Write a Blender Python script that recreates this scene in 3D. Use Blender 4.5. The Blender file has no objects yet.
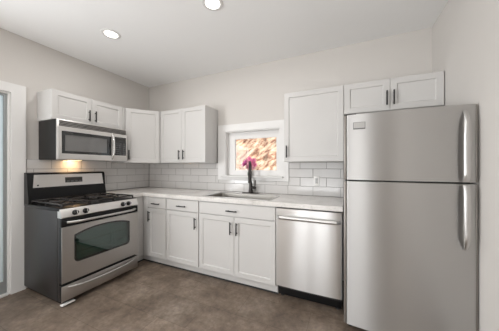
import bpy, bmesh, math, random
from mathutils import Vector, Matrix
random.seed(7)
C = bpy.context.scene.collection
R = math.radians
PI = math.pi

# ------------------------------------------------------------------ camera, world, light, exposure
cam_d = bpy.data.cameras.new('camera'); cam = bpy.data.objects.new('camera', cam_d); C.objects.link(cam)
cam.location = (3.168, -2.664, 1.317)
cam.rotation_euler = (R(90), 0, 0.421)
cam_d.sensor_fit = 'HORIZONTAL'; cam_d.sensor_width = 36.0
cam_d.lens = 36.0 * 211.17 / 499
cam_d.shift_x = -0.0037; cam_d.shift_y = 0.0024
cam_d.clip_start = 0.02
bpy.context.scene.camera = cam

vs = bpy.context.scene.view_settings
vs.view_transform = 'Standard'; vs.look = 'None'; vs.gamma = 1; vs.use_curve_mapping = False
vs.exposure = 0.05

world = bpy.data.worlds.new('sky'); bpy.context.scene.world = world
world.use_nodes = True
wb = world.node_tree.nodes['Background']
wb.inputs['Color'].default_value = (0.87, 0.94, 1.0, 1); wb.inputs['Strength'].default_value = 0.95

def lamp(name, kind, loc, power, color=(1, 1, 1), direction=None, size=None, size_y=None, parent=None, spread=None):
    d = bpy.data.lights.new(name, kind); d.energy = power; d.color = color
    o = bpy.data.objects.new(name, d); C.objects.link(o)
    o.location = loc
    if direction is not None:
        o.rotation_euler = Vector(direction).to_track_quat('-Z', 'Y').to_euler()
    if kind == 'AREA':
        d.size = size
        if size_y: d.shape = 'RECTANGLE'; d.size_y = size_y
        else: d.shape = 'DISK'
        if spread: d.spread = spread
    return o

sun = lamp('sun', 'SUN', (6, -3, 8), 5.2, (1.0, 0.93, 0.83), (-0.75, 0.42, -0.72)); sun.data.angle = R(0.6)
# added fill lamps, standing for daylight from added rear french doors and side window
lamp('french_door_fill', 'AREA', (2.28, -5.26, 1.08), 17, (0.98, 0.99, 1.0), (0, 1, 0.0), 1.50, 1.95)
lamp('ceiling_fill', 'AREA', (2.28, -5.30, .45), 24, (0.98, 0.99, 1.0), (0, 1, 1.6), 1.50, .70)  # added lamp tilted upwards to brighten the ceiling
lamp('side_window_fill', 'AREA', (-.06, -3.70, 1.40), 122, (0.97, 0.985, 1.0), (1, 0.0, 0.34), 1.75, 1.36)

# ------------------------------------------------------------------ materials
def mat(name, color=(.8, .8, .8), rough=.5, metal=0.0, spec=.5, **kw):
    m = bpy.data.materials.new(name); m.use_nodes = True
    b = m.node_tree.nodes['Principled BSDF']
    b.inputs['Base Color'].default_value = (*color, 1); b.inputs['Roughness'].default_value = rough
    b.inputs['Metallic'].default_value = metal; b.inputs['Specular IOR Level'].default_value = spec
    for k, v in kw.items(): b.inputs[k.replace('_', ' ')].default_value = v
    return m
def nodes(m): return m.node_tree.nodes, m.node_tree.links, m.node_tree.nodes['Principled BSDF']
def coords(m, scale=(1, 1, 1), rot=(0, 0, 0)):
    n, l, b = nodes(m)
    tc = n.new('ShaderNodeTexCoord'); mp = n.new('ShaderNodeMapping')
    mp.inputs['Scale'].default_value = scale; mp.inputs['Rotation'].default_value = rot
    l.new(tc.outputs['Object'], mp.inputs['Vector']); return mp.outputs['Vector']
def noise(m, vec, scale, detail=3, rough=.5):
    n, l, b = nodes(m); t = n.new('ShaderNodeTexNoise')
    t.inputs['Scale'].default_value = scale; t.inputs['Detail'].default_value = detail; t.inputs['Roughness'].default_value = rough
    l.new(vec, t.inputs['Vector']); return t.outputs['Fac']
def ramp(m, fac, stops):
    n, l, b = nodes(m); r = n.new('ShaderNodeValToRGB'); e = r.color_ramp.elements
    while len(e) < len(stops): e.new(.5)
    for x, (p, c) in zip(e, stops): x.position = p; x.color = (*c, 1)
    l.new(fac, r.inputs['Fac']); return r.outputs['Color']
def bump(m, fac, strength, dist=.01):
    n, l, b = nodes(m); bp = n.new('ShaderNodeBump')
    bp.inputs['Strength'].default_value = strength; bp.inputs['Distance'].default_value = dist
    l.new(fac, bp.inputs['Height']); l.new(bp.outputs['Normal'], b.inputs['Normal'])
def mixc(m, a, b_, fac, mode='MIX'):
    n, l, b = nodes(m); x = n.new('ShaderNodeMix'); x.data_type = 'RGBA'; x.blend_type = mode
    for s, v in ((x.inputs[0], fac), (x.inputs[6], a), (x.inputs[7], b_)):
        if hasattr(v, 'is_linked'): l.new(v, s)
        else: s.default_value = v if not isinstance(v, tuple) else (*v, 1)
    return x.outputs[2]

def paint(name, c, bs=.05, rough=.6):
    m = mat(name, c, rough, spec=.3); v = coords(m); bump(m, noise(m, v, 180, 2), bs, .002); return m
M = {}
M['wall'] = paint('greige wall paint', (.610, .583, .553))
M['ceiling'] = paint('ceiling paint', (.89, .89, .885))
M['trim'] = mat('white trim paint', (.72, .71, .695), .38)
M['cab'] = mat('white cabinet lacquer', (.570, .558, .543), .36)
M['cab_in'] = mat('cabinet side laminate', (.570, .558, .543), .42)
M['pull'] = mat('dark bar pull', (.022, .021, .020), .40, .2)
M['black'] = mat('black enamel', (.009, .009, .0095), .28, spec=.25)
M['black_matte'] = mat('black matte plastic', (.020, .019, .018), .5, spec=.2)
M['iron'] = mat('cast iron', (.018, .015, .014), .42)
M['glass_black'] = mat('black glass', (.012, .013, .014), .06, Coat_Weight=.6)
M['bronze'] = mat('dark bronze faucet metal', (.045, .040, .038), .30, .75)
M['chrome'] = mat('polished steel', (.72, .71, .70), .18, 1.0)
M['grout'] = mat('grey grout', (.24, .23, .22), .85)
M['tile'] = mat('white glazed tile', (.62, .605, .59), .13, spec=.55)
v = coords(M['tile']); bump(M['tile'], noise(M['tile'], v, 9, 2), .10, .006)
M['plate'] = mat('white plastic plate', (.80, .79, .77), .35)
M['slot'] = mat('dark outlet slot', (.10, .10, .10), .5)
M['rubber'] = mat('dark rubber', (.03, .03, .03), .8)
M['lens'] = mat('lit lamp lens', (.9, .88, .84), .4, Emission_Color=(1, .97, .92, 1), Emission_Strength=3.0)
M['warm_lens'] = mat('lit warm lamp lens', (.9, .8, .6), .4, Emission_Color=(1, .72, .38, 1), Emission_Strength=3.0)
M['display'] = mat('dark display', (.03, .028, .026), .15)
M['button'] = mat('grey keypad buttons', (.09, .09, .093), .4)
M['exterior'] = mat('house siding', (.6, .6, .58), .8)
M['concrete'] = mat('outdoor concrete', (.45, .44, .42), .9)

def steel(name, c, rough, aniso, grain=(2, 2, 260), bs=.03):
    m = mat(name, c, rough, 1.0)
    n, l, b = nodes(m)
    v = coords(m, grain)
    f = noise(m, v, 3, 3, .6)
    if bs: bump(m, f, bs, .001)
    b.inputs['Anisotropic'].default_value = aniso
    b.inputs['Anisotropic Rotation'].default_value = .25
    t = n.new('ShaderNodeTangent'); t.direction_type = 'RADIAL'; t.axis = 'Z'
    l.new(t.outputs['Tangent'], b.inputs['Tangent'])
    return m
M['steel'] = steel('brushed stainless steel', (.56, .55, .54), .40, 1.0, bs=.008)
M['steel_range'] = steel('brushed range steel', (.50, .48, .46), .36, .6)
M['steel_dark'] = mat('dark side enamel', (.034, .032, .032), .38, .3)
M['satin'] = mat('satin handle steel', (.55, .54, .53), .30, 1.0)
M['steel_light'] = steel('bright brushed steel', (.74, .72, .70), .40, .4)
M['steel_washer'] = steel('polished brushed steel', (.70, .69, .68), .29, 1.0, bs=0.0)
M['steel_sink'] = mat('satin sink steel', (.42, .40, .37), .38, 1.0)
M['steel_dark_plate'] = mat('dark badge edge', (.16, .16, .16), .4, .6)
M['steel_pale_plate'] = mat('pale badge face', (.42, .41, .40), .4, .5)
M['cap'] = mat('taupe grey door edge and edge shade', (.27, .25, .23), .35, .5)
M['fridge_side'] = mat('grey fridge side', (.30, .30, .30), .4, .3)

m = M['counter'] = mat('white quartz', (.74, .72, .70), .2)
v = coords(m); f1 = noise(m, v, 60, 4, .7); f2 = noise(m, v, 5, 6, .65)
c1 = ramp(m, f1, [(.28, (.56, .54, .52)), (.42, (.70, .68, .66)), (.8, (.76, .745, .725))])
c2 = ramp(m, f2, [(.36, (.84, .83, .81)), (.50, (.98, .97, .96)), (1, (1, 1, 1))])
n, l, b = nodes(m); l.new(mixc(m, c1, c2, 1.0, 'MULTIPLY'), b.inputs['Base Color'])

m = M['floor'] = mat('dark stone tile', (.1, .09, .08), .5, spec=.35)
n, l, b = nodes(m)
v = coords(m, rot=(0, 0, 0))
br = n.new('ShaderNodeTexBrick'); br.offset = 0.5; br.offset_frequency = 2
for k, val in (('Scale', 1.0), ('Brick Width', .61), ('Row Height', .305), ('Mortar Size', .0030), ('Mortar Smooth', .3), ('Bias', 0.0)):
    br.inputs[k].default_value = val
br.inputs['Color1'].default_value = (.92, .92, .93, 1); br.inputs['Color2'].default_value = (1.06, 1.05, 1.04, 1)
br.inputs['Mortar'].default_value = (.70, .69, .68, 1)
mp = n.new('ShaderNodeMapping'); mp.inputs['Location'].default_value = (.17, .09, 0)
l.new(v, mp.inputs['Vector']); l.new(mp.outputs['Vector'], br.inputs['Vector'])
f1 = noise(m, v, 3.2, 8, .68); f2 = noise(m, v, 22, 5, .7)
c1 = ramp(m, f1, [(.30, (.100, .074, .056)), (.50, (.180, .138, .106)), (.72, (.285, .235, .190))])
c2 = ramp(m, f2, [(.30, (.70, .70, .70)), (.7, (1.25, 1.24, 1.22))])
c3 = mixc(m, c1, c2, 1.0, 'MULTIPLY')
l.new(mixc(m, c3, br.outputs['Color'], 1.0, 'MULTIPLY'), b.inputs['Base Color'])
bump(m, f2, .12, .004)

def clear_glass(name, tint=(1, 1, 1), gloss=.010):
    m = bpy.data.materials.new(name); m.use_nodes = True
    n, l = m.node_tree.nodes, m.node_tree.links; n.clear()
    o = n.new('ShaderNodeOutputMaterial'); mx = n.new('ShaderNodeMixShader'); t = n.new('ShaderNodeBsdfTransparent'); g = n.new('ShaderNodeBsdfGlossy')
    t.inputs['Color'].default_value = (*tint, 1); g.inputs['Roughness'].default_value = .02; mx.inputs[0].default_value = gloss
    l.new(t.outputs[0], mx.inputs[1]); l.new(g.outputs[0], mx.inputs[2]); l.new(mx.outputs[0], o.inputs['Surface'])
    return m
M['glass'] = clear_glass('clear glass')
M['glass_oven'] = clear_glass('tinted oven glass', (.42, .56, .52), .12)
M['glass_frost'] = mat('frosted glass', (.86, .93, .95), .45, Transmission_Weight=.85)
M['alu'] = mat('grey aluminium door frame', (.30, .31, .31), .45, .3)
M['oven_in'] = mat('oven interior enamel', (.30, .36, .34), .4)
M['green'] = mat('leaf green', (.08, .20, .05), .5)
M['stem'] = mat('stem green', (.12, .24, .07), .5)
M['pink'] = mat('pink petals', (.88, .28, .48), .55)
M['pale_pink'] = mat('pale pink petals', (.92, .55, .62), .55)
M['magenta'] = mat('magenta petals', (.76, .20, .50), .55)
M['vase'] = mat('dark green glass vase', (.03, .07, .045), .12)

m = M['bank'] = mat('sunlit dry bank', (.6, .45, .33), .9, spec=.1)
v = coords(m, (1, 1, .34), (0, R(-40), 0)); m.node_tree.nodes['Mapping'].vector_type = 'TEXTURE'; f1 = noise(m, v, 4.6, 7, .68)
n, l, b = nodes(m)
l.new(ramp(m, f1, [(.36, (.20, .10, .075)), (.45, (.44, .26, .19)), (.54, (.74, .56, .42)), (.68, (.86, .74, .60))]), b.inputs['Base Color'])

# ------------------------------------------------------------------ mesh helpers
def box(bm, x0, x1, y0, y1, z0, z1, bev=0.0, seg=2):
    g = bmesh.ops.create_cube(bm, size=1)
    vs_ = g['verts']
    for w in vs_:
        w.co = Vector((x0 + (w.co.x + .5) * (x1 - x0), y0 + (w.co.y + .5) * (y1 - y0), z0 + (w.co.z + .5) * (z1 - z0)))
    if bev > 0:
        es = {e for w in vs_ for e in w.link_edges}
        bmesh.ops.bevel(bm, geom=list(es), offset=bev, segments=seg, affect='EDGES', profile=.5)
def bx(*a, **k):
    bm = bmesh.new(); box(bm, *a, **k); return bm
def ring_loft(bm, rings, cap=True, close=True):
    prev = None; first = None
    for r in rings:
        cur = [bm.verts.new(p) for p in r]
        if prev:
            n = len(cur)
            for i in range(n if close else n - 1):
                bm.faces.new((prev[i], prev[(i + 1) % n], cur[(i + 1) % n], cur[i]))
        else: first = cur
        prev = cur
    if cap:
        bm.faces.new(first[::-1]); bm.faces.new(prev)
def tube(bm, pts, r, seg=10, sx=None):
    pts = [Vector(p) for p in pts]; rs = r if isinstance(r, (list, tuple)) else [r] * len(pts)
    rings = []; up = None
    for i, p in enumerate(pts):
        t = (pts[min(i + 1, len(pts) - 1)] - pts[max(i - 1, 0)]).normalized()
        if up is None:
            up = Vector((0, 0, 1)) if abs(t.z) < .9 else Vector((1, 0, 0))
        a = t.cross(up)
        if a.length < 1e-4: a = t.orthogonal()
        a.normalize(); up = a.cross(t).normalized()
        rings.append([p + (a * math.cos(2 * PI * k / seg) + up * math.sin(2 * PI * k / seg)) * rs[i] for k in range(seg)])
    ring_loft(bm, rings)
def lathe(bm, prof, c, axis='z', seg=24, cap=True):
    rings = []
    for r, h in prof:
        ring = []
        for k in range(seg):
            a = 2 * PI * k / seg; u, w = r * math.cos(a), r * math.sin(a)
            ring.append(Vector(c) + (Vector((u, w, h)) if axis == 'z' else Vector((h, u, w)) if axis == 'x' else Vector((w, h, u))))
        rings.append(ring)
    ring_loft(bm, rings, cap=cap)
def prism(bm, poly, z0, z1, fn=lambda a, b, h: (a, b, h)):
    ring_loft(bm, [[fn(a, b, z0) for a, b in poly], [fn(a, b, z1) for a, b in poly]])
def grid_slab(bm, us, vs_, solid, w0, w1, fn):
    """slab on a grid of cells; solid(i,j) says which exist; fn maps (u,v,w) to a point"""
    cache = {}
    def V(i, j, k):
        if (i, j, k) not in cache: cache[(i, j, k)] = bm.verts.new(fn(us[i], vs_[j], (w0, w1)[k]))
        return cache[(i, j, k)]
    nu, nv = len(us) - 1, len(vs_) - 1
    S = lambda i, j: 0 <= i < nu and 0 <= j < nv and solid(i, j)
    for i in range(nu):
        for j in range(nv):
            if not S(i, j): continue
            for k in (0, 1): bm.faces.new((V(i, j, k), V(i + 1, j, k), V(i + 1, j + 1, k), V(i, j + 1, k)))
            if not S(i - 1, j): bm.faces.new((V(i, j, 0), V(i, j + 1, 0), V(i, j + 1, 1), V(i, j, 1)))
            if not S(i + 1, j): bm.faces.new((V(i + 1, j, 0), V(i + 1, j + 1, 0), V(i + 1, j + 1, 1), V(i + 1, j, 1)))
            if not S(i, j - 1): bm.faces.new((V(i, j, 0), V(i + 1, j, 0), V(i + 1, j, 1), V(i, j, 1)))
            if not S(i, j + 1): bm.faces.new((V(i, j + 1, 0), V(i + 1, j + 1, 0), V(i + 1, j + 1, 1), V(i, j + 1, 1)))
def smooth(bm, ang=35):
    for f in bm.faces: f.smooth = True
    for e in bm.edges:
        if len(e.link_faces) == 2 and e.calc_face_angle(0) > R(ang): e.smooth = False

def obj(name, bm, material, parent=None, sm=True):
    base = Vector((0, 0, 0)); q = parent
    while q: base += q.location; q = q.parent
    bmesh.ops.recalc_face_normals(bm, faces=bm.faces)
    if sm: smooth(bm)
    if parent: bmesh.ops.translate(bm, verts=bm.verts, vec=-base)
    me = bpy.data.meshes.new(name); bm.to_mesh(me); bm.free()
    me.materials.append(material)
    o = bpy.data.objects.new(name, me); C.objects.link(o)
    if parent: o.parent = parent
    return o
def tag(o, label, cat, group=None):
    o['label'] = label; o['category'] = cat
    if group: o['group'] = group
    return o
def thing(name, label, cat, loc, group=None):
    o = bpy.data.objects.new(name, None); C.objects.link(o); o.location = loc; o.empty_display_size = .1
    return tag(o, label, cat, group)
def struct(name, bm, m, parent=None, sm=True):
    o = obj(name, bm, m, parent, sm)
    if not parent: o['kind'] = 'structure'
    return o

# ------------------------------------------------------------------ room constants
H = 2.712; W = 3.953; YB = -5.20; T = .12
ZC = .962; ZU = 1.372; ZT = 2.153
WX0, WX1, WZ0, WZ1 = 1.565, 2.392, 1.175, 1.825         # kitchen window opening

# ------------------------------------------------------------------ setting
struct('floor', bx(-T, W + T, YB - T, T, -.10, 0), M['floor'])
struct('ceiling', bx(-T, W + T, YB - T, T, H, H + .12), M['ceiling'])
bm = bmesh.new()
us = [-T, WX0, WX1, W + T]; zs = [0, WZ0, WZ1, H]
grid_slab(bm, us, zs, lambda i, j: not (i == 1 and j == 1), 0, T, lambda u, v, w: (u, w, v))
wall_back = struct('wall_back', bm, M['wall'], sm=False)
RY0, RY1, RZ0, RZ1 = -4.62, -2.78, .68, 2.10               # added side window, out of view behind the camera
DY0, DY1, DZ = -2.52, -1.690, 2.085                         # doorway in the left wall
bm = bmesh.new()
grid_slab(bm, [YB, RY0, RY1, DY0, DY1, 0], [0, RZ0, DZ, RZ1, H], lambda i, j: not (i == 3 and j in (0, 1)) and not (i == 1 and j in (1, 2)), -T, 0, lambda u, v, w: (w, u, v))
wall_left = struct('wall_left', bm, M['wall'], sm=False)
struct('wall_right', bx(W, W + T, YB, 0, 0, H), M['wall'])
FX0, FX1, FZ = 1.48, 3.08, 2.10                            # added french doors, unseen rear wall
bm = bmesh.new()
us = [-T, FX0, FX1, W + T]; zs = [0, FZ, H]
def sol(i, j):
    return not (i == 1 and j == 0)
grid_slab(bm, us, zs, sol, YB - T, YB, lambda u, v, w: (u, w, v))
struct('wall_front', bm, M['wall'], sm=False)

# backsplash: grout bed and raised tiles, parts of their walls
def tile_rects(u0, u1, rows, joint, length, holes):
    out = []
    for k, (a, b) in enumerate(rows):
        off = joint + (length / 2 if k % 2 else 0)
        s = off - math.ceil((off - u0) / length + 1) * length
        while s < u1:
            p, q = max(s, u0), min(s + length, u1); s += length
            if q - p < .012: continue
            rs = [(p, q, a, b)]
            for h in holes:
                nr = []
                for (p_, q_, a_, b_) in rs:
                    if q_ <= h[0] or p_ >= h[1] or b_ <= h[2] or a_ >= h[3]: nr.append((p_, q_, a_, b_)); continue
                    if p_ < h[0]: nr.append((p_, h[0], a_, b_))
                    if q_ > h[1]: nr.append((h[1], q_, a_, b_))
                    m0, m1 = max(p_, h[0]), min(q_, h[1])
                    if a_ < h[2]: nr.append((m0, m1, a_, h[2]))
                rs = nr
            out += [r for r in rs if r[1] - r[0] > .012 and r[3] - r[2] > .012]
    return out
def tile_mesh(rects, fn, g=.0021, th=.009, bev=.0022):
    bm = bmesh.new()
    for (p, q, a, b) in rects:
        p, q, a, b = p + g, q - g, a + g, b - g
        tl = [random.uniform(-.0004, .0004) for _ in range(4)]
        r0 = [fn(u, v, .002) for u, v in ((p, a), (q, a), (q, b), (p, b))]
        r1 = [fn(u, v, th - bev * .6) for u, v in ((p, a), (q, a), (q, b), (p, b))]
        r2 = [fn(u, v, th + t) for (u, v), t in zip(((p + bev, a + bev), (q - bev, a + bev), (q - bev, b - bev), (p + bev, b - bev)), tl)]
        ring_loft(bm, [r0, r1, r2])
    return bm
rows = [(ZC + .002, 1.076), (1.076, 1.184), (1.184, 1.292), (1.292, ZU)]
casing_hole = (1.447, 2.503, 1.128, 3)
fb = lambda u, v, w: (u, -w, v)
obj('tiles', tile_mesh(tile_rects(.010, 3.145, rows, 2.958 - .156, .312, [casing_hole]), fb), M['tile'], wall_back, sm=False)
bm = bmesh.new()
grid_slab(bm, [0, 1.447, 2.503, 3.145], [ZC - .05, 1.128, ZU], lambda i, j: not (i == 1 and j == 1), -.0065, 0, lambda u, v, w: (u, w, v))
obj('grout', bm, M['grout'], wall_back)
rowsl = [(.86, .970), (.970, 1.076), (1.076, 1.184), (1.184, 1.292), (1.292, 1.400)]
fl = lambda u, v, w: (w, u, v)
obj('tiles', tile_mesh(tile_rects(-1.572, -.010, rowsl, -.733, .312, [(-.78, 0, 0, ZC), (-.66, 0, ZU, 3)]), fl), M['tile'], wall_left, sm=False)
bm = bmesh.new(); box(bm, 0, .0065, -1.572, -.66, .86, 1.400); box(bm, 0, .0065, -.66, 0, .93, ZU); obj('grout', bm, M['grout'], wall_left)

def frame_bm(u0, u1, v0, v1, wl, wr, wb_, wt, w0, w1, fn, bev=0):
    """rectangular frame with mitre-free boards in one mesh"""
    bm = bmesh.new()
    us = [u0, u0 + wl, u1 - wr, u1]; vs_ = [v0, v0 + wb_, v1 - wt, v1]
    grid_slab(bm, us, vs_, lambda i, j: not (i == 1 and j == 1), w0, w1, fn)
    if bev: bmesh.ops.bevel(bm, geom=[e for e in bm.edges if len(e.link_faces) == 2 and e.calc_face_angle(0) > 1], offset=bev, segments=2, affect='EDGES')
    return bm
# kitchen window
fy = lambda u, v, w: (u, w, v)
win = struct('window_1', frame_bm(1.447, 2.503, 1.128, 1.922, .118, .111, .047, .097, -.022, -.0005, fy, .003), M['trim'])
obj('jamb', frame_bm(WX0 + .0005, WX1 - .0005, WZ0 + .0005, WZ1 - .0005, .012, .012, .012, .012, -.012, .118, fy), M['trim'], win)
obj('sill', bx(1.515, 2.435, -.058, .115, WZ0 - .006, WZ0 + .016, bev=.003), M['trim'], win)
SX0, SX1, SZ0, SZ1 = WX0 + .0125, WX1 - .0125, WZ0 + .017, WZ1 - .0125
sash = obj('sash', frame_bm(SX0, SX1, SZ0, SZ1, .115, .060, .078, .098, .050, .085, fy, .004), M['trim'], win)
obj('pane', bx(SX0 + .11, SX1 - .055, .066, .070, SZ0 + .073, SZ1 - .093), M['glass'], sash)
# doorway on the left with its glazed outer door
fx = lambda u, v, w: (w, u, v)
bm = bmesh.new()
grid_slab(bm, [DY0 - .11, DY0, DY1, -1.580], [0, DZ, 2.178], lambda i, j: not (i == 1 and j == 0), .0005, .022, fx)
bmesh.ops.bevel(bm, geom=[e for e in bm.edges if len(e.link_faces) == 2 and e.calc_face_angle(0) > 1], offset=.003, segments=2, affect='EDGES')
door = struct('door_1', bm, M['trim'])
bm = bmesh.new()
grid_slab(bm, [DY0 + .0005, DY0 + .018, DY1 - .018, DY1 - .0005], [.0005, DZ - .018, DZ - .0005], lambda i, j: not (i == 1 and j == 0), -.119, -.0005, fx)
obj('jamb', bm, M['trim'], door)
leaf = obj('door_leaf', frame_bm(DY0 + .019, DY1 - .019, .024, DZ - .019, .030, .022, .12, .022, -.055, -.018, fx, .003), M['alu'], door)
obj('pane', bx(-.040, -.034, DY0 + .045, DY1 - .038, .140, DZ - .038), M['glass_frost'], leaf)
obj('door_handle', bx(-.018, .012, DY0 + .024, DY0 + .044, .95, 1.07, bev=.004), M['pull'], leaf)
obj('threshold', bx(-.119, .02, DY0 + .019, DY1 - .019, .0005, .020, bev=.004), M['trim'], door)
# french doors added behind the camera as a daylight source
fd = struct('added_french_doors', frame_bm(FX0 - .09, FX1 + .09, 0, FZ + .09, .09, .09, .0005, .09, YB + .0005, YB + .02, fy), M['trim'])
for a, b in ((FX0 + .002, (FX0 + FX1) / 2 - .001), ((FX0 + FX1) / 2 + .001, FX1 - .002)):
    lf = obj('door_leaf', frame_bm(a, b, .006, FZ - .002, .10, .10, .20, .11, YB - .045, YB - .005, fy, .003), M['trim'], fd)
    obj('pane', bx(a + .095, b - .095, YB - .028, YB - .022, .20, FZ - .106), M['glass'], lf)
rw = struct('added_side_window', frame_bm(RY0 - .09, RY1 + .09, RZ0 - .09, RZ1 + .09, .09, .09, .09, .09, .0005, .02, fx), M['trim'])  # side window added out of view to light the room from the left
sh = obj('sash', frame_bm(RY0 + .001, RY1 - .001, RZ0 + .001, RZ1 - .001, .05, .05, .06, .05, -.05, -.01, fx), M['trim'], rw)
obj('pane', bx(-.033, -.027, RY0 + .045, RY1 - .045, RZ0 + .055, RZ1 - .046), M['glass'], sh)
# baseboards
struct('baseboard_right', bx(W - .016, W - .0005, YB + .017, -.95, 0, .11, bev=.004), M['trim'])
bm = bmesh.new(); box(bm, .0005, .016, YB + .017, DY0 - .112, 0, .11, bev=.004)
struct('baseboard_left', bm, M['trim'])
bm = bmesh.new(); box(bm, .0005, FX0 - .092, YB + .0005, YB + .016, 0, .11, bev=.004); box(bm, FX1 + .092, W - .0005, YB + .0005, YB + .016, 0, .11, bev=.004)
struct('baseboard_front', bm, M['trim'])

# outdoors
bm = bmesh.new(); box(bm, -9, 13, -12, 5.5, -.30, -.101)
g = struct('floor_outside', bm, M['concrete'])

# a sunlit bank of dry ground behind the kitchen window
bm = bmesh.new()
from mathutils import noise as mnoise
nx, ny = 150, 90; vv = []
for j in range(ny + 1):
    for i in range(nx + 1):
        x = -3 + 6.2 * i / nx; s = j / ny; y = 1.7 + 1.5 * s; z = -.12 + 3.2 * s
        q = Vector((x * 1.0 + z * .9, y, (z - x * .75) * 2.4))
        d = .09 * mnoise.noise(q * 1.6) + .06 * mnoise.noise(q * 4.1) + .035 * mnoise.noise(q * 9)
        vv.append(bm.verts.new((x, y - d * .9 * min(1, s * 8), z + d * .45 * min(1, s * 8))))
for j in range(ny):
    for i in range(nx):
        a = j * (nx + 1) + i; bm.faces.new((vv[a], vv[a + 1], vv[a + nx + 2], vv[a + nx + 1]))
bank = obj('hillside_bank', bm, M['bank'])
tag(bank, 'sunlit bank of tan dry ground outside the kitchen window', 'hillside')
# ------------------------------------------------------------------ recessed ceiling lights
CL = 'recessed ceiling lights'
def downlight(x, y, label):
    t = thing('ceiling_light', label, 'light', (x, y, H), CL)
    bm = bmesh.new(); lathe(bm, [(.062, -.0045), (.066, -.007), (.084, -.006), (.090, -.0005), (.062, -.0005), (.062, -.0045)], (x, y, H), seg=40, cap=False)
    obj('trim_ring', bm, M['trim'], t)
    bm = bmesh.new(); lathe(bm, [(.0005, -.0045), (.062, -.0045), (.062, -.001), (.0005, -.001)], (x, y, H), seg=40)
    obj('lens', bm, M['lens'], t)
    lamp('downlight_lamp', 'AREA', (x, y, H - .012), 5.5, (1, .975, .95), (0, 0, -1), .12)
downlight(.915, -1.241, 'round white recessed ceiling light above the gas range, fully in view')
downlight(2.13, -1.155, 'round white recessed ceiling light cut by the top edge, above the sink cabinet')
downlight(.915, -3.45, 'round recessed ceiling light farther back, near the added side window')
downlight(2.9, -3.45, 'round recessed ceiling light farther back, near the added french doors')

# ------------------------------------------------------------------ cabinet pieces
def orient(o, u, n):
    """local (a along u, b up, c outwards) -> world"""
    o = Vector(o); u = Vector(u).normalized(); n = Vector(n).normalized()
    return lambda a, b, c: o + u * a + Vector((0, 0, b)) + n * c
def shaker(w, h, f, rail=.053, th=.020, rec=.008, slope=.007, e=.002):
    bm = bmesh.new()
    R_ = lambda d, c: [f(a, b, c) for a, b in ((d, d), (w - d, d), (w - d, h - d), (d, h - d))]
    rings = [R_(0, 0), R_(0, th - e), R_(e, th), R_(rail, th), R_(rail + .0015, th - .003), R_(rail + slope, th - rec), R_(rail + slope + .004, th - rec)]
    ring_loft(bm, rings); return bm
def slab(w, h, f, th=.020, e=.0025):
    bm = bmesh.new()
    R_ = lambda d, c: [f(a, b, c) for a, b in ((d, d), (w - d, d), (w - d, h - d), (d, h - d))]
    ring_loft(bm, [R_(0, 0), R_(0, th - e), R_(e, th)]); return bm
def bar_pull(f, a, b, length, vertical, c0=.020, r=.0072, post=.027):
    bm = bmesh.new(); L = length / 2
    P = (lambda s, c: f(a, b + s, c)) if vertical else (lambda s, c: f(a + s, b, c))
    tube(bm, [P(-L, c0 + post), P(L, c0 + post)], r, 10)
    for s in (-L * .68, L * .68): tube(bm, [P(s, c0 + .0003), P(s, c0 + post)], r * .75, 8)
    return bm
def add_door(t, f, a0, b0, w, h, pull=None, vertical=True, plen=.135, name='door'):
    g = lambda a, b, c: f(a + a0, b + b0, c)
    d = obj(name, shaker(w, h, g) if name == 'door' else slab(w, h, g), M['cab'], t)
    if pull: obj('pull', bar_pull(f, pull[0], pull[1], plen, vertical), M['pull'], d)
    return d

UC = 'white wall cabinets'
UD = .312; G = .0015
# above the microwave, on the left wall
y0, y1 = -1.483, -.664
t = thing('wall_cabinet', 'short white two-door wall cabinet above the microwave', 'cabinet', (UD / 2, (y0 + y1) / 2, 1.828), UC)
obj('body', bx(.001, UD - .021, y0, y1, 1.828, ZT, bev=.0015), M['cab_in'], t)
f = orient((UD - .0205, y0, 0), (0, 1, 0), (1, 0, 0)); wd = (y1 - .035 - y0) / 2
add_door(t, f, G, 1.832, wd - 2 * G, ZT - 1.836, (wd - .035, 1.935))
add_door(t, f, wd + G, 1.832, wd - 2 * G, ZT - 1.836, (wd + .035, 1.935))
obj('filler_strip', bx(UD - .0205, UD - .003, y1 - .033, y1, 1.830, ZT - .001, bev=.0015), M['cab'], t)
# diagonal corner cabinet
t = thing('corner_wall_cabinet', 'white one-door wall cabinet set diagonally in the corner', 'cabinet', (.2, -.2, ZU), UC)
c = .012
poly = [(.001, -.001), (.001, -.6625), (UD - .021, -.6625), (UD - .021, -.612), (.612, -UD + .021), (.612, -.001)]
poly = [(.001, -.001), (.001, -.662), (UD - .022, -.662), (.610, -UD + .022), (.610, -.001)]
bm = bmesh.new(); prism(bm, poly, ZU, ZT); obj('body', bm, M['cab_in'], t, sm=False)
A = Vector((UD - .022, -.662, 0)); B = Vector((.610, -UD + .022, 0)); dv = (B - A); n_ = Vector((dv.y, -dv.x, 0)).normalized(); Ld = dv.length
f = orient(A + n_ * .0005, dv, n_)
add_door(t, f, .028, ZU + .003, Ld - .060, ZT - ZU - .006, (.028 + .035, ZU + .115))
# left of the window
x0, x1 = .6115, 1.433
t = thing('wall_cabinet', 'tall white two-door wall cabinet left of the window', 'cabinet', ((x0 + x1) / 2, -UD / 2, ZU), UC)
obj('body', bx(x0, x1, -UD + .021, -.001, ZU, ZT, bev=.0015), M['cab_in'], t)
f = orient((x0, -UD + .0205, 0), (1, 0, 0), (0, -1, 0)); wd = (x1 - x0) / 2
add_door(t, f, G, ZU + .003, wd - 2 * G, ZT - ZU - .006, (wd - .040, ZU + .115))
add_door(t, f, wd + G, ZU + .003, wd - 2 * G, ZT - ZU - .006, (wd + .040, ZU + .115))
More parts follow.
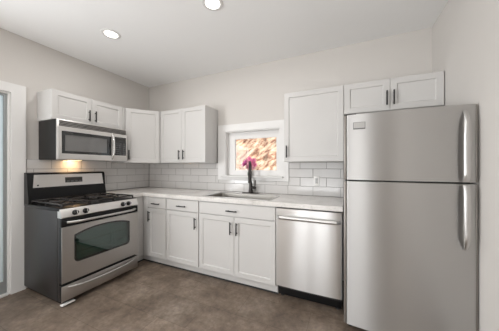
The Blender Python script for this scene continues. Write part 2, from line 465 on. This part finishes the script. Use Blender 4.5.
# right of the window
x0, x1 = 2.523, 3.148
t = thing('wall_cabinet', 'tall white single-door wall cabinet right of the window', 'cabinet', ((x0 + x1) / 2, -UD / 2, ZU), UC)
obj('body', bx(x0, x1, -UD + .021, -.001, ZU, ZT, bev=.0015), M['cab_in'], t)
f = orient((x0, -UD + .0205, 0), (1, 0, 0), (0, -1, 0))
add_door(t, f, G, ZU + .003, x1 - x0 - 2 * G, ZT - ZU - .006, (.034, ZU + .115))
# above the fridge
x0, x1, zb = 3.150, 3.947, 1.850
t = thing('wall_cabinet', 'short white two-door wall cabinet above the refrigerator', 'cabinet', ((x0 + x1) / 2, -UD / 2, zb), UC)
obj('body', bx(x0, x1, -UD + .021, -.001, zb, ZT, bev=.0015), M['cab_in'], t)
f = orient((x0, -UD + .0205, 0), (1, 0, 0), (0, -1, 0)); wd = (x1 - x0) / 2
add_door(t, f, G, zb + .003, wd - 2 * G, ZT - zb - .006, (wd - .028, zb + .115))
add_door(t, f, wd + G, zb + .003, wd - 2 * G, ZT - zb - .006, (wd + .028, zb + .115))

# base cabinets
BC = 'white base cabinets'; ZB = ZC - .0455; FY = -.609; TK = .105
t = thing('corner_base_cabinet', 'white blind corner base cabinet between gas range and drawers', 'cabinet', (.3, -.3, 0), BC)
bm = bmesh.new()
prism(bm, [(.014, -.014), (.014, -.790), (.609, -.790), (.609, -.609), (.716, -.609), (.716, -.014)], TK, ZB)
obj('body', bm, M['cab_in'], t, sm=False)
obj('filler_strip', bx(.6095, .622, -.790, -.6235, TK + .002, ZB - .001, bev=.002), M['cab'], t)
obj('filler_strip', bx(.6225, .716, -.622, -.6095, TK + .002, ZB - .001, bev=.002), M['cab'], t)
bm = bmesh.new(); prism(bm, [(.05, -.05), (.05, -.790), (.560, -.790), (.560, -.560), (.716, -.560), (.716, -.05)], 0, TK - .0005)
obj('toe_kick', bm, M['cab'], t, sm=False)
bm = bmesh.new(); prism(bm, [(.5605, -.790), (.5625, -.790), (.5625, -.5625), (.716, -.5625), (.716, -.5605), (.5605, -.5605)], 0, .018); obj('base_strip', bm, M['rubber'], t, sm=False)
def base(x0, x1, label, split, drawer_pull, door_pulls, ndoor, hole=False):
    t = thing('base_cabinet' if not hole else 'sink_base_cabinet', label, 'cabinet', ((x0 + x1) / 2, -.3, 0), BC)
    if hole:
        bm = bmesh.new(); box(bm, x0, x0 + .018, FY, -.012, TK, ZB); box(bm, x1 - .018, x1, FY, -.012, TK, ZB)
        box(bm, x0 + .018, x1 - .018, -.03, -.012, TK, ZB); box(bm, x0 + .018, x1 - .018, FY, -.03, TK, TK + .018)
        box(bm, x0 + .018, x1 - .018, FY, FY + .018, TK + .018, ZB)
        obj('body', bm, M['cab_in'], t)
    else: obj('body', bx(x0, x1, FY, -.014, TK, ZB), M['cab_in'], t)
    obj('toe_kick', bx(x0, x1, -.560, -.08, 0, TK - .0005), M['cab'], t)
    obj('base_strip', bx(x0, x1, -.5625, -.5605, 0, .018), M['rubber'], t)
    f = orient((x0, FY - .0005, 0), (1, 0, 0), (0, -1, 0)); w = x1 - x0
    add_door(t, f, .006, .772, w - .012, ZB - .012 - .772, drawer_pull, False, name='drawer')
    wd = (w - .012 - .003 * (ndoor - 1)) / ndoor
    for k in range(ndoor):
        add_door(t, f, .006 + k * (wd + .003), TK + .012, wd, .762 - TK - .012, door_pulls[k])
base(.7165, 1.0505, 'narrow white base cabinet with one drawer, next to the corner', .765, (.167, .828), [(.040, .655)], 1)
base(1.0510, 1.570, 'mid-width white base cabinet with one drawer, left of the sink cabinet', .765, (.265, .828), [(.519 - .045, .640)], 1)
base(1.5705, 2.526, 'wide white two-door sink base cabinet below the sink', .765, (.455, .828), [(.478 - .038, .640), (.478 + .038, .640)], 2, True)

# countertop
bm = bmesh.new()
xs = [.0095, .640, 1.600, 2.432, 3.144]; ys = [-.797, -.640, -.568, -.163, -.0095]
def sol(i, j):
    if j == 0: return i == 0
    if i == 2 and j == 2: return False
    return True
grid_slab(bm, xs, ys, sol, ZC - .045, ZC, lambda u, v, w: (u, v, w))
bmesh.ops.recalc_face_normals(bm, faces=bm.faces)
bmesh.ops.bevel(bm, geom=[e for e in bm.edges if len(e.link_faces) == 2 and e.calc_face_angle(0) > 1], offset=.003, segments=2, affect='EDGES')
ct = obj('countertop', bm, M['counter']); tag(ct, 'white speckled quartz countertop running from the gas range to the refrigerator', 'countertop')

# sink
t = thing('kitchen_sink', 'single-bowl stainless steel sink set into the white countertop', 'sink', (2.016, -.3655, ZC - .2))
def rrect(x0, x1, y0, y1, r, z, n=6):
    out = []
    for cx, cy, a0 in ((x1 - r, y1 - r, 0), (x0 + r, y1 - r, 90), (x0 + r, y0 + r, 180), (x1 - r, y0 + r, 270)):
        for k in range(n + 1):
            a = R(a0 + 90 * k / n); out.append((cx + r * math.cos(a), cy + r * math.sin(a), z))
    return out
sx0, sx1, sy0, sy1 = 1.603, 2.429, -.565, -.166
bm = bmesh.new()
ring_loft(bm, [rrect(sx0 - .014, sx1 + .014, sy0 - .014, sy1 + .014, .03, ZC + .0006), rrect(sx0 - .012, sx1 + .012, sy0 - .012, sy1 + .012, .03, ZC + .005),
               rrect(sx0 + .001, sx1 - .001, sy0 + .001, sy1 - .001, .035, ZC + .0045), rrect(sx0 + .010, sx1 - .010, sy0 + .010, sy1 - .010, .035, ZC - .004)], cap=False)
obj('rim', bm, M['satin'], t)
bm = bmesh.new()
ring_loft(bm, [rrect(sx0 + .010, sx1 - .010, sy0 + .010, sy1 - .010, .035, ZC - .003), rrect(sx0 + .016, sx1 - .016, sy0 + .016, sy1 - .016, .05, ZC - .17),
               rrect(sx0 + .04, sx1 - .04, sy0 + .04, sy1 - .04, .05, ZC - .195), rrect(1.975, 2.055, -.405, -.325, .039, ZC - .20)], cap=False)
obj('basin', bm, M['steel_sink'], t)
bm = bmesh.new(); lathe(bm, [(.0005, -.19), (.030, -.19), (.045, -.192), (.045, -.203), (.0005, -.203)], (2.015, -.365, ZC)); obj('drain', bm, M['chrome'], t)

# faucet
FXc, FYc = 2.000, -.075
t = thing('kitchen_faucet', 'dark bronze pull-down faucet behind the sink', 'faucet', (FXc, FYc, ZC))
bm = bmesh.new(); ring_loft(bm, [rrect(FXc - .125, FXc + .125, FYc - .028, FYc + .028, .0275, ZC + .0005), rrect(FXc - .125, FXc + .125, FYc - .028, FYc + .028, .0275, ZC + .006), rrect(FXc - .12, FXc + .12, FYc - .024, FYc + .024, .0235, ZC + .009)])
obj('deck_plate', bm, M['bronze'], t)
bm = bmesh.new(); lathe(bm, [(.030, .009), (.030, .03), (.024, .05), (.021, .13), (.017, .16), (.0005, .16)], (FXc, FYc, ZC)); obj('column', bm, M['bronze'], t)
ux, uy = .30, -.954                                         # the spout swings a little to the right
bm = bmesh.new(); pts = [(FXc, FYc, ZC + .15), (FXc, FYc, ZC + .345)]
for k in range(1, 13):
    a = PI * k / 12; h_ = .075 - .075 * math.cos(a); pts.append((FXc + ux * h_, FYc + uy * h_, ZC + .345 + .075 * math.sin(a)))
pts.append((FXc + ux * .15, FYc + uy * .15, ZC + .27)); tube(bm, pts, .0125, 14); sp = obj('spout', bm, M['bronze'], t)
bm = bmesh.new(); lathe(bm, [(.012, .0), (.016, -.02), (.0185, -.06), (.0195, -.125), (.016, -.13), (.0005, -.13)], (FXc + ux * .15, FYc + uy * .15, ZC + .275)); obj('spray_head', bm, M['bronze'], sp)
bm = bmesh.new(); lathe(bm, [(.017, 0), (.017, .050), (.014, .056), (.0005, .056)], (FXc + .018, FYc, ZC + .075), axis='x'); lv = obj('handle_hub', bm, M['bronze'], t)
bm = bmesh.new(); tube(bm, [(FXc + .06, FYc, ZC + .075), (FXc + .066, FYc - .008, ZC + .12), (FXc + .074, FYc - .012, ZC + .175)], [.008, .006, .005], 10); obj('lever', bm, M['bronze'], lv)

# ------------------------------------------------------------------ flowers on the window sill
VX, VY, VZ = 1.942, .005, WZ0 + .0165
vz = thing('flower_vase', 'small dark green vase on the window sill behind the faucet', 'vase', (VX, VY, VZ))
bm = bmesh.new(); lathe(bm, [(.020, 0), (.024, .006), (.026, .03), (.019, .058), (.014, .068), (.017, .076), (.0145, .076), (.012, .068), (.016, .05), (.0005, .012)], (VX, VY, VZ)); obj('vase_body', bm, M['vase'], vz)
bq = thing('flower_bouquet', 'loose bunch of pink and magenta flowers in the vase on the window sill', 'flowers', (VX, VY, VZ + .02))
blooms = []
for k in range(20):
    a = k * 2.399; r = .104 * math.sqrt((k + .3) / 20)
    blooms.append(Vector((VX + r * math.cos(a), VY - .004 + .20 * r * math.sin(a * 1.3), VZ + .165 + .62 * r * math.sin(a) + .012 * math.sin(k * 1.7))))
bm = bmesh.new()
for p in blooms: tube(bm, [(VX + (p.x - VX) * .04, VY, VZ + .02), (VX + (p.x - VX) * .12, VY, VZ + .08), ((p.x + VX) / 2, (p.y + VY) / 2, VZ + .11), p], .0016, 5)
obj('stems', bm, M['stem'], bq)
bm = bmesh.new()
for k in range(16):
    a = k * 2.1; p = Vector((VX + .03 * math.cos(a), VY - .004 + .012 * math.sin(a), VZ + .085 + .004 * k)); d = Vector((math.cos(a), .4 * math.sin(a), .35)).normalized() * .042; s = d.cross(Vector((0, 0, 1))).normalized() * .010
    lv_ = [p, p + d * .5 + s, p + d, p + d * .5 - s]; bm.faces.new([bm.verts.new(q) for q in lv_])
obj('leaves', bm, M['green'], bq, sm=False)
for k, p in enumerate(blooms):
    bm = bmesh.new()
    for layer, (nr, L, tl) in enumerate(((9, .034, .15), (8, .027, .55), (6, .017, 1.0))):
        for i in range(nr):
            a = 2 * PI * i / nr + layer * .35 + k; d = Vector((math.cos(a) * math.cos(tl), math.sin(a) * math.cos(tl), math.sin(tl))); s = Vector((-math.sin(a), math.cos(a), 0)) * L * .36
            face = Vector((p.x - VX, -.09, .04)).normalized().to_track_quat('Z', 'Y')
            q = [Vector((0, 0, 0)), d * L * .55 + s, d * L + s * .3 + Vector((0, 0, .002)), d * L - s * .3 + Vector((0, 0, .002)), d * L * .55 - s]
            bm.faces.new([bm.verts.new(p + face @ w) for w in q])
    o = obj('bloom', bm, M['pale_pink'] if p.z < VZ + .125 else M['magenta'] if p.x < VX - .03 else M['pink'] if k % 3 else M['pale_pink'], bq, sm=False)

# ------------------------------------------------------------------ outlet
t = thing('wall_outlet', 'white outlet plate on the tile between the right wall cabinet and the counter', 'outlet', (2.845, -.010, 1.145))
obj('plate', bx(2.812, 2.878, -.0165, -.0100, 1.090, 1.203, bev=.002), M['plate'], t)
ins = obj('receptacle', bx(2.829, 2.861, -.0185, -.0166, 1.113, 1.180, bev=.001), mat('grey receptacle face', (.52, .52, .51), .4), t)
for z in (1.128, 1.162):
    for dx in (-.006, .006): obj('slot', bx(2.845 + dx - .0012, 2.845 + dx + .0012, -.0192, -.0186, z - .004, z + .005), M['slot'], ins)

# ------------------------------------------------------------------ gas range
ry0, ry1, RF = -1.597, -.804, .742
t = thing('gas_range', 'freestanding stainless steel gas range with black sides against the left wall', 'range', (.36, (ry0 + ry1) / 2, 0))
bm = bmesh.new()
box(bm, .030, RF - .055, ry0, ry1, .045, .895, bev=.004)
box(bm, RF - .055, RF - .030, ry0 + .004, ry1 - .004, .045, .83)
obj('body', bm, M['steel_dark'], t)
bm = bmesh.new()                                            # cooktop deck
box(bm, .030, RF - .020, ry0 - .002, ry1 + .002, .8955, .922, bev=.008)
ck = obj('cooktop', bm, M['black'], t)
# control panel, gently sloped, one extruded profile along y
def yprofile(prof, a, b):
    bm = bmesh.new(); ring_loft(bm, [[(x, a, z) for x, z in prof], [(x, b, z) for x, z in prof]]); return bm
obj('control_panel', yprofile([(RF - .052, .832), (RF + .012, .832), (RF + .018, .840), (RF - .004, .908), (RF - .012, .915), (RF - .022, .9155), (RF - .022, .8955), (RF - .052, .8955)], ry0 + .001, ry1 - .001), M['steel_light'], t)
kt = Vector((.95, 0, .31)).normalized()
for ky in (ry0 + .115, ry0 + .205, ry1 - .195, ry1 - .125):
    c0 = Vector((RF + .0085, ky, .870)); q = kt.to_track_quat('Z', 'Y')
    bm = bmesh.new(); rings = []
    for r, h in ((.026, .0), (.026, .006), (.021, .009), (.0195, .028), (.017, .031), (.0005, .031)):
        rings.append([c0 + q @ Vector((r * math.cos(2 * PI * k / 20), r * math.sin(2 * PI * k / 20), h)) for k in range(20)])
    ring_loft(bm, rings); kn = obj('knob', bm, M['black'], t)
    bm = bmesh.new(); pr = [c0 + q @ Vector(v3) for v3 in ((-.003, -.019, .0305), (.003, -.019, .0305), (.003, .019, .0305), (-.003, .019, .0305))]; pr2 = [p + kt * .008 for p in pr]; ring_loft(bm, [pr, pr2]); obj('knob_grip', bm, M['chrome'], kn)
# backguard
bg = obj('backguard', yprofile([(.012, .900), (.115, .900), (.115, .99), (.100, 1.06), (.085, 1.225), (.070, 1.246), (.045, 1.252), (.012, 1.252)], ry0 + .002, ry1 - .002), M['black'], t)
def bgx(z): return .100 - (z - 1.06) / .165 * .015
def bgface(y0_, y1_, z0, z1, off, th, taper=0):
    bm = bmesh.new()
    a = [(bgx(z) + off, y, z) for y, z in ((y0_, z0), (y1_, z0), (y1_ - taper, z1), (y0_ + taper, z1))]
    b = [(p[0] + th, p[1], p[2]) for p in a]; ring_loft(bm, [a, b]); return bm
fp = obj('face_panel', bgface(ry0 + .045, ry1 - .028, 1.088, 1.228, -.001, .004, .012), M['steel_light'], bg)
obj('clock_display', bgface(-1.265, -1.085, 1.128, 1.190, .003, .003), M['display'], fp)
bm = bmesh.new()
for k in range(4): box(bm, bgx(1.14) + .0062, bgx(1.14) + .0075, -1.25 + k * .042, -1.222 + k * .042, 1.135, 1.150)
obj('clock_buttons', bm, M['button'], fp)
bm = bmesh.new(); lathe(bm, [(.008, .003), (.008, .0055), (.0005, .0058)], (bgx(1.112), ry0 + .085, 1.112), axis='x', seg=16); obj('badge', bm, M['black'], fp)
# burners and grates
bys = [ry0 + .165, (ry0 + ry1) / 2, ry1 - .165]
for by, bxs in ((bys[0], (.235, .515)), (bys[1], (.375,)), (bys[2], (.235, .515))):
    for b_ in bxs:
        bm = bmesh.new(); lathe(bm, [(.055, .922), (.052, .928), (.040, .932), (.040, .938), (.0005, .938)], (b_, by, 0), seg=24); bo = obj('burner', bm, M['steel_dark'], ck)
        bm = bmesh.new(); lathe(bm, [(.036, .9382), (.036, .945), (.030, .948), (.0005, .948)], (b_, by, 0), seg=24); obj('burner_cap', bm, M['iron'], bo)
seg_w = (ry1 - ry0 - .05) / 3
for k, by in enumerate(bys):
    bm = bmesh.new(); a, b = ry0 + .025 + k * seg_w + .004, ry0 + .025 + (k + 1) * seg_w - .004; x0, x1 = .125, RF - .045; zt_ = .960
    bw = .0055
    for y in (a, b): box(bm, x0, x1, y - bw, y + bw, zt_ - .013, zt_, bev=.002, seg=1)
    for x in (x0, (x0 + x1) / 2, x1): box(bm, x - bw, x + bw, a, b, zt_ - .013, zt_, bev=.002, seg=1)
    for x in (x0, (x0 + x1) / 2, x1):
        for y in (a, b): box(bm, x - bw, x + bw, y - bw, y + bw, .9215, zt_ - .01)
    for cx in ((.235, .515) if k != 1 else (.375,)):
        for i in range(4 if k != 1 else 6):
            an = PI / 4 + i * PI / 2 if k != 1 else i * PI / 3
            d = Vector((math.cos(an), math.sin(an), 0)); yy = (a + b) / 2
            p0 = Vector((cx, yy, zt_ + .004)) + d * .028; far = min(.135 if k != 1 else .22, (b - a) / 2 / max(.2, abs(d.y)))
            p1 = Vector((cx, yy, zt_ - .004)) + d * far; tube(bm, [p0, p1], .0062, 6)
        box(bm, cx - .0045, cx + .0045, a, (a + b) / 2 - .03, zt_ - .011, zt_ + .003); box(bm, cx - .0045, cx + .0045, (a + b) / 2 + .03, b, zt_ - .011, zt_ + .003)
    obj('grate', bm, M['iron'], ck)
# oven door
dz0, dz1 = .221, .826; DT = RF + .018
vent = obj('door_top_band', bx(RF - .029, DT - .006, ry0 + .002, ry1 - .002, .748, dz1, bev=.003), M['black'], t)
# door panel with an arched window opening
wy0, wy1, wz0 = -1.482, -.930, .395
def archpts(e=0.0, n=14):
    pts = [(wy0 - e + .0, wz0 - e)]
    L0, L1 = wy0 - e, wy1 + e
    pts = []
    r = .03 + e
    for (cy, cz, a0) in ((L1 - r, wz0 - e + r, -90), (L0 + r, wz0 - e + r, 180)):
        pass
    for k in range(5):                                       # lower right corner
        a = R(-90 + 90 * k / 4); pts.append((L1 - r + r * math.cos(a), wz0 - e + r + r * math.sin(a)))
    for k in range(n + 1):                                   # arched top
        s = 1 - k / n; y = L0 + (L1 - L0) * s; u = 2 * s - 1
        pts.append((y, .645 + e + .048 * (1 - abs(u) ** 2.4)))
    for k in range(5):                                       # lower left corner
        a = R(180 + 90 * k / 4); pts.append((L0 + r + r * math.cos(a), wz0 - e + r + r * math.sin(a)))
    return pts
def outer_match(pts):
    cy, cz = (wy0 + wy1) / 2, .53; Y0, Y1, Z0, Z1 = ry0 + .004, ry1 - .004, dz0, .747
    out = []
    for y, z in pts:
        dy, dz_ = y - cy, z - cz
        s = min(((Y1 - cy) / dy if dy > 1e-9 else (Y0 - cy) / dy if dy < -1e-9 else 1e9), ((Z1 - cz) / dz_ if dz_ > 1e-9 else (Z0 - cz) / dz_ if dz_ < -1e-9 else 1e9))
        out.append([cy + dy * s, cz + dz_ * s])
    for (Yc, Zc) in ((Y0, Z0), (Y1, Z0), (Y0, Z1), (Y1, Z1)):
        i = min(range(len(out)), key=lambda i: (out[i][0] - Yc) ** 2 + (out[i][1] - Zc) ** 2); out[i] = [Yc, Zc]
    return out
inn = archpts(.012); outp = outer_match(inn)
def skin(x0, x1, e):
    bm = bmesh.new()
    ch = [(y + (e if y < -1.18 else -e), z + (e if z < .5 else -e)) for y, z in outp]
    ring_loft(bm, [[(x0, y, z) for y, z in inn], [(x0, y, z) for y, z in outp], [(x1 - e, y, z) for y, z in outp], [(x1, y, z) for y, z in ch], [(x1, y, z) for y, z in inn], [(x0, y, z) for y, z in inn]], cap=False)
    bmesh.ops.remove_doubles(bm, verts=bm.verts, dist=1e-6); return bm
bm = skin(DT - .0055, DT, .0012)
od = obj('oven_door', skin(RF - .029, DT - .006, .0005), M['black'], t)
obj('steel_skin', bm, M['steel_range'], od)
bm = bmesh.new(); i0 = archpts(.0115); i1 = archpts(-.004); ring_loft(bm, [[(DT - .012, y, z) for y, z in i0], [(DT - .002, y, z) for y, z in i0], [(DT - .002, y, z) for y, z in i1], [(DT - .012, y, z) for y, z in i1], [(DT - .012, y, z) for y, z in i0]], cap=False)
bmesh.ops.remove_doubles(bm, verts=bm.verts, dist=1e-6)
obj('window_border', bm, M['glass_black'], od)
bm = bmesh.new(); i1 = archpts(-.0038); ring_loft(bm, [[(DT - .009, y, z) for y, z in i1], [(DT - .005, y, z) for y, z in i1]]); obj('window_glass', bm, M['glass_oven'], od, sm=False)
bm = bmesh.new()
i2 = archpts(.004); ring_loft(bm, [[(RF - .029, y, z) for y, z in i2], [(RF - .0225, y, z) for y, z in i2]])
obj('oven_back', bm, M['oven_in'], od, sm=False)
bm = bmesh.new()
for z in (.47, .56):
    tube(bm, [(RF - .014, wy0 + .005, z), (RF - .014, wy1 - .005, z)], .0025, 6)
obj('oven_rack', bm, M['chrome'], od)
bm = bmesh.new(); hz = .790; hp = []
for k in range(17):
    s = k / 16; hp.append((DT + .045 * min(1, math.sin(PI * s) * 2.6) ** .6 + .002, ry0 + .045 + (ry1 - ry0 - .09) * s, hz))
tube(bm, hp, .0125, 12); obj('handle', bm, M['satin'], vent)
# drawer
dr = obj('storage_drawer', bx(RF - .029, DT - .010, ry0 + .004, ry1 - .004, .050, .193, bev=.001), M['black'], t)
obj('steel_skin', bx(DT - .0098, DT - .004, ry0 + .004, ry1 - .004, .050, .193, bev=.0012), M['steel_range'], dr)
bm = bmesh.new(); hp = []
for k in range(17):
    s = k / 16; hp.append((DT - .004 + .038 * min(1, math.sin(PI * s) * 2.0) ** .7, ry0 + .055 + (ry1 - ry0 - .11) * s, .160 - .018 * math.sin(PI * s) + .012))
tube(bm, hp, .0105, 10); obj('handle', bm, M['satin'], dr)
obj('loose_trim', bx(RF - .02, DT + .004, ry0 + .004, ry0 + .11, .012, .024, bev=.003), M['plate'], t)['label'] = 'pale bent strip under the drawer corner'
obj('base_plinth', bx(.06, RF - .06, ry0 + .02, ry1 - .02, .018, .0445), M['black_matte'], t)
for x in (.08, RF - .09):
    for y in (ry0 + .05, ry1 - .05):
        bm = bmesh.new(); lathe(bm, [(.018, 0), (.018, .01), (.009, .0105), (.009, .0175), (.0005, .0175)], (x, y, 0), seg=14); obj('leveling_foot', bm, M['rubber'], t)

# ------------------------------------------------------------------ microwave
my0, my1, MF, mz0, mz1 = -1.474, -.700, .398, 1.392, 1.827
t = thing('microwave_oven', 'stainless steel microwave oven with black sides mounted above the range', 'microwave', (.2, (my0 + my1) / 2, mz0))
obj('body', bx(.0102, MF - .022, my0 + .001, my1 - .002, mz0 + .004, mz1 - .0005, bev=.002), M['black_matte'], t)
obj('front_frame', bx(MF - .0215, MF - .004, my0, my1, mz0, mz1 - .0005, bev=.003), M['steel_light'], t)
# vent grille on top
vg = obj('vent_grille', bx(MF - .0038, MF + .001, my0 + .02, my1 - .012, mz1 - .073, mz1 - .012, bev=.001), M['steel_dark'], t)
bm = bmesh.new()
for k in range(4):
    z = mz1 - .066 + k * .0155
    prism(bm, [(MF + .0012, z), (MF + .007, z - .003), (MF + .008, z + .001), (MF + .0012, z + .008)], my0 + .024, my1 - .016, fn=lambda a, b, h: (a, h, b))
obj('louvers', bm, M['steel_range'], vg, sm=False)
# door with window
py = -.905; DX = MF + .016
dr = obj('door', frame_bm(my0 + .006, py, mz0 + .010, mz1 - .078, .027, .010, .057, .047, MF - .0035, DX, fx, .004), M['steel_light'], t)
wf = obj('window_border', frame_bm(my0 + .034, py - .010, mz0 + .068, mz1 - .126, .030, .052, .028, .034, MF, DX - .002, fx, .002), M['glass_black'], dr)
obj('window_glass', bx(MF + .002, MF + .006, my0 + .062, py - .060, mz0 + .094, mz1 - .158), mat('dark mesh window', (.15, .148, .145), .10, Coat_Weight=.5), wf)
bm = bmesh.new(); hp = []
for k in range(15):
    s = k / 14; hp.append((DX + .001 + .040 * min(1, math.sin(PI * s) * 1.5) ** .8, py - .006, mz0 + .022 + (mz1 - mz0 - .115) * s))
tube(bm, hp, [.0095 + .003 * math.sin(PI * k / 14) for k in range(15)], 12); obj('handle', bm, M['chrome'], dr)
cp = obj('control_surround', bx(MF - .0035, DX - .002, py + .003, my1 - .004, mz0 + .010, mz1 - .078, bev=.003), M['steel_light'], t)
kp = obj('control_panel', bx(DX - .0018, DX + .001, py + .030, my1 - .022, mz0 + .075, mz1 - .118, bev=.001), M['glass_black'], cp)
obj('display', bx(DX + .0012, DX + .0018, py + .044, my1 - .036, mz1 - .160, mz1 - .132), M['display'], kp)
bm = bmesh.new()
for i in range(6):
    for j in range(3):
        y = py + .045 + j * .045; z = mz0 + .088 + i * .027; box(bm, DX + .0012, DX + .0020, y, y + .032, z, z + .015)
obj('keypad', bm, M['button'], kp)
obj('lamp_lens', bx(.075, .135, -1.23, -1.11, mz0 + .0005, mz0 + .0038), M['warm_lens'], t)
lamp('cooktop_lamp', 'AREA', (.09, -1.17, mz0 - .004), .75, (1, .62, .30), (-.25, 0, -1), .10)

# ------------------------------------------------------------------ dishwasher
dx0, dx1 = 2.533, 3.139
t = thing('dishwasher', 'stainless steel dishwasher under the counter, beside the refrigerator', 'dishwasher', ((dx0 + dx1) / 2, -.3, 0))
obj('body', bx(dx0 + .004, dx1 - .004, -.598, -.03, .10, ZB - .006), M['steel_dark'], t)
# door: gently bowed front, extruded
def bow(x0, x1, yb, yf, bulge, z0, z1, r=.012, n=14):
    pr = [(x0, yb), (x1, yb)]
    for k in range(5):
        a = R(0 - 90 * k / 4); pr.append((x1 - r + r * math.cos(a), yf + r + r * math.sin(a)))
    for k in range(1, n):
        s = k / n; x = x1 - r - (x1 - x0 - 2 * r) * s; pr.append((x, yf - bulge * math.sin(PI * s)))
    for k in range(5):
        a = R(-90 - 90 * k / 4); pr.append((x0 + r + r * math.cos(a), yf + r + r * math.sin(a)))
    bm = bmesh.new(); ring_loft(bm, [[(x, y, z0) for x, y in pr], [(x, y, z1) for x, y in pr]]); return bm
dd = obj('door', bow(dx0, dx1, -.5985, -.640, .006, .140, ZB - .011, .006), M['steel_washer'], t)
bm = bmesh.new()
rings = []
for k in range(19):
    s = k / 18; x = dx0 + .012 + (dx1 - dx0 - .024) * s; e = min(1, math.sin(PI * s) * 5) ** .5
    yy = -.643 - .036 * e
    rings.append([(x, yy + .009 * math.cos(2 * PI * i / 12), .822 + .017 * math.sin(2 * PI * i / 12)) for i in range(12)])
ring_loft(bm, rings); obj('handle', bm, M['satin'], dd)
kp = obj('kick_plate', bx(dx0 + .006, dx1 - .006, -.575, -.56, .022, .132, bev=.003), M['black'], t)
obj('lower_trim', bx(dx0 + .006, dx1 - .006, -.592, -.5755, .095, .136, bev=.003), M['black_matte'], t)
for x in (dx0 + .04, dx1 - .04):
    for y in (-.54, -.10):
        bm = bmesh.new(); lathe(bm, [(.02, 0), (.02, .012), (.008, .0125), (.008, .10), (.0005, .10)], (x, y, 0), seg=12); obj('leveling_foot', bm, M['rubber'], t)

# ------------------------------------------------------------------ refrigerator
fx0, fx1 = 3.153, 3.944; FF = -.835; FT = 1.722
t = thing('refrigerator', 'tall stainless steel top-freezer refrigerator at the right wall', 'refrigerator', ((fx0 + fx1) / 2, -.45, 0))
obj('body', bx(fx0 + .004, fx1 - .004, -.750, -.06, .025, FT - .010, bev=.006), M['fridge_side'], t)
zs_ = 1.209
CAP = .019
fz = obj('freezer_door', bow(fx0 + CAP, fx1 - .010, -.7565, FF, .022, zs_ + .006, FT, .010, 22), M['steel'], t)
fr = obj('refrigerator_door', bow(fx0 + CAP, fx1 - .010, -.7565, FF, .022, .078, zs_ - .006, .010, 22), M['steel'], t)
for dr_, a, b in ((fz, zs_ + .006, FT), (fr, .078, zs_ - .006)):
    obj('edge_cap_and_shade', bx(fx0, fx0 + CAP - .0003, FF + .004, -.7566, a, b, bev=.006), M['cap'], dr_)
    obj('edge_cap_and_shade', bx(fx1 - .0097, fx1, FF + .008, -.7566, a, b, bev=.004), M['cap'], dr_)  # right strip: dark shading along the door edge, put into the colour
obj('door_gasket', bx(fx0 + .012, fx1 - .012, -.7562, -.7504, .085, FT - .012), M['rubber'], t)
def fridge_handle(z0, z1, top, parent):
    bm = bmesh.new(); rings = []; n = 26
    for k in range(n + 1):
        s = k / n; z = z0 + (z1 - z0) * s
        q = s if top else 1 - s                              # q = 0 at the seam, 1 at the far end
        out = .034 * min(1, (math.sin(PI * min(1, q * .93 + .07))) * 2.2) ** .6
        wd = .0185 if q < .55 else .0185 - .0095 * ((q - .55) / .45) ** 2
        rings.append([(3.874 + wd * math.cos(2 * PI * i / 16), fy_face(3.874) - .004 - out + .008 * math.sin(2 * PI * i / 16), z) for i in range(16)])
    ring_loft(bm, rings); return obj('handle', bm, M['satin'], parent)
def fy_face(x):
    s = (fx1 - .020 - x) / (fx1 - fx0 - .049); return FF - .022 * math.sin(PI * s)
fridge_handle(zs_ + .012, 1.680, True, fz)
fridge_handle(.775, zs_ - .012, False, fr)
def fy_face(x):
    s = (fx1 - .020 - x) / (fx1 - fx0 - .049); return FF - .022 * math.sin(PI * s)
yb = fy_face(3.262)
bm = bmesh.new(); box(bm, 3.219, 3.303, yb - .006, yb + .004, 1.606, 1.660, bev=.002); bp = obj('badge_plate', bm, M['steel_dark_plate'], fz)
obj('badge_face', bx(3.223, 3.299, yb - .0072, yb - .0062, 1.614, 1.657), M['steel_pale_plate'], bp)
obj('base_grille', bx(fx0 + .02, fx1 - .02, -.752, -.735, .020, .072), M['black_matte'], t)
obj('hinge_cover', bx(fx0 + .012, fx0 + .09, -.80, -.70, FT + .0002, FT + .016, bev=.004), M['black_matte'], t)
for x in (fx0 + .05, fx1 - .05):
    for y in (-.72, -.12):
        bm = bmesh.new(); lathe(bm, [(.02, 0), (.02, .024), (.0005, .024)], (x, y, 0), seg=14); obj('leveling_foot', bm, M['rubber'], t)
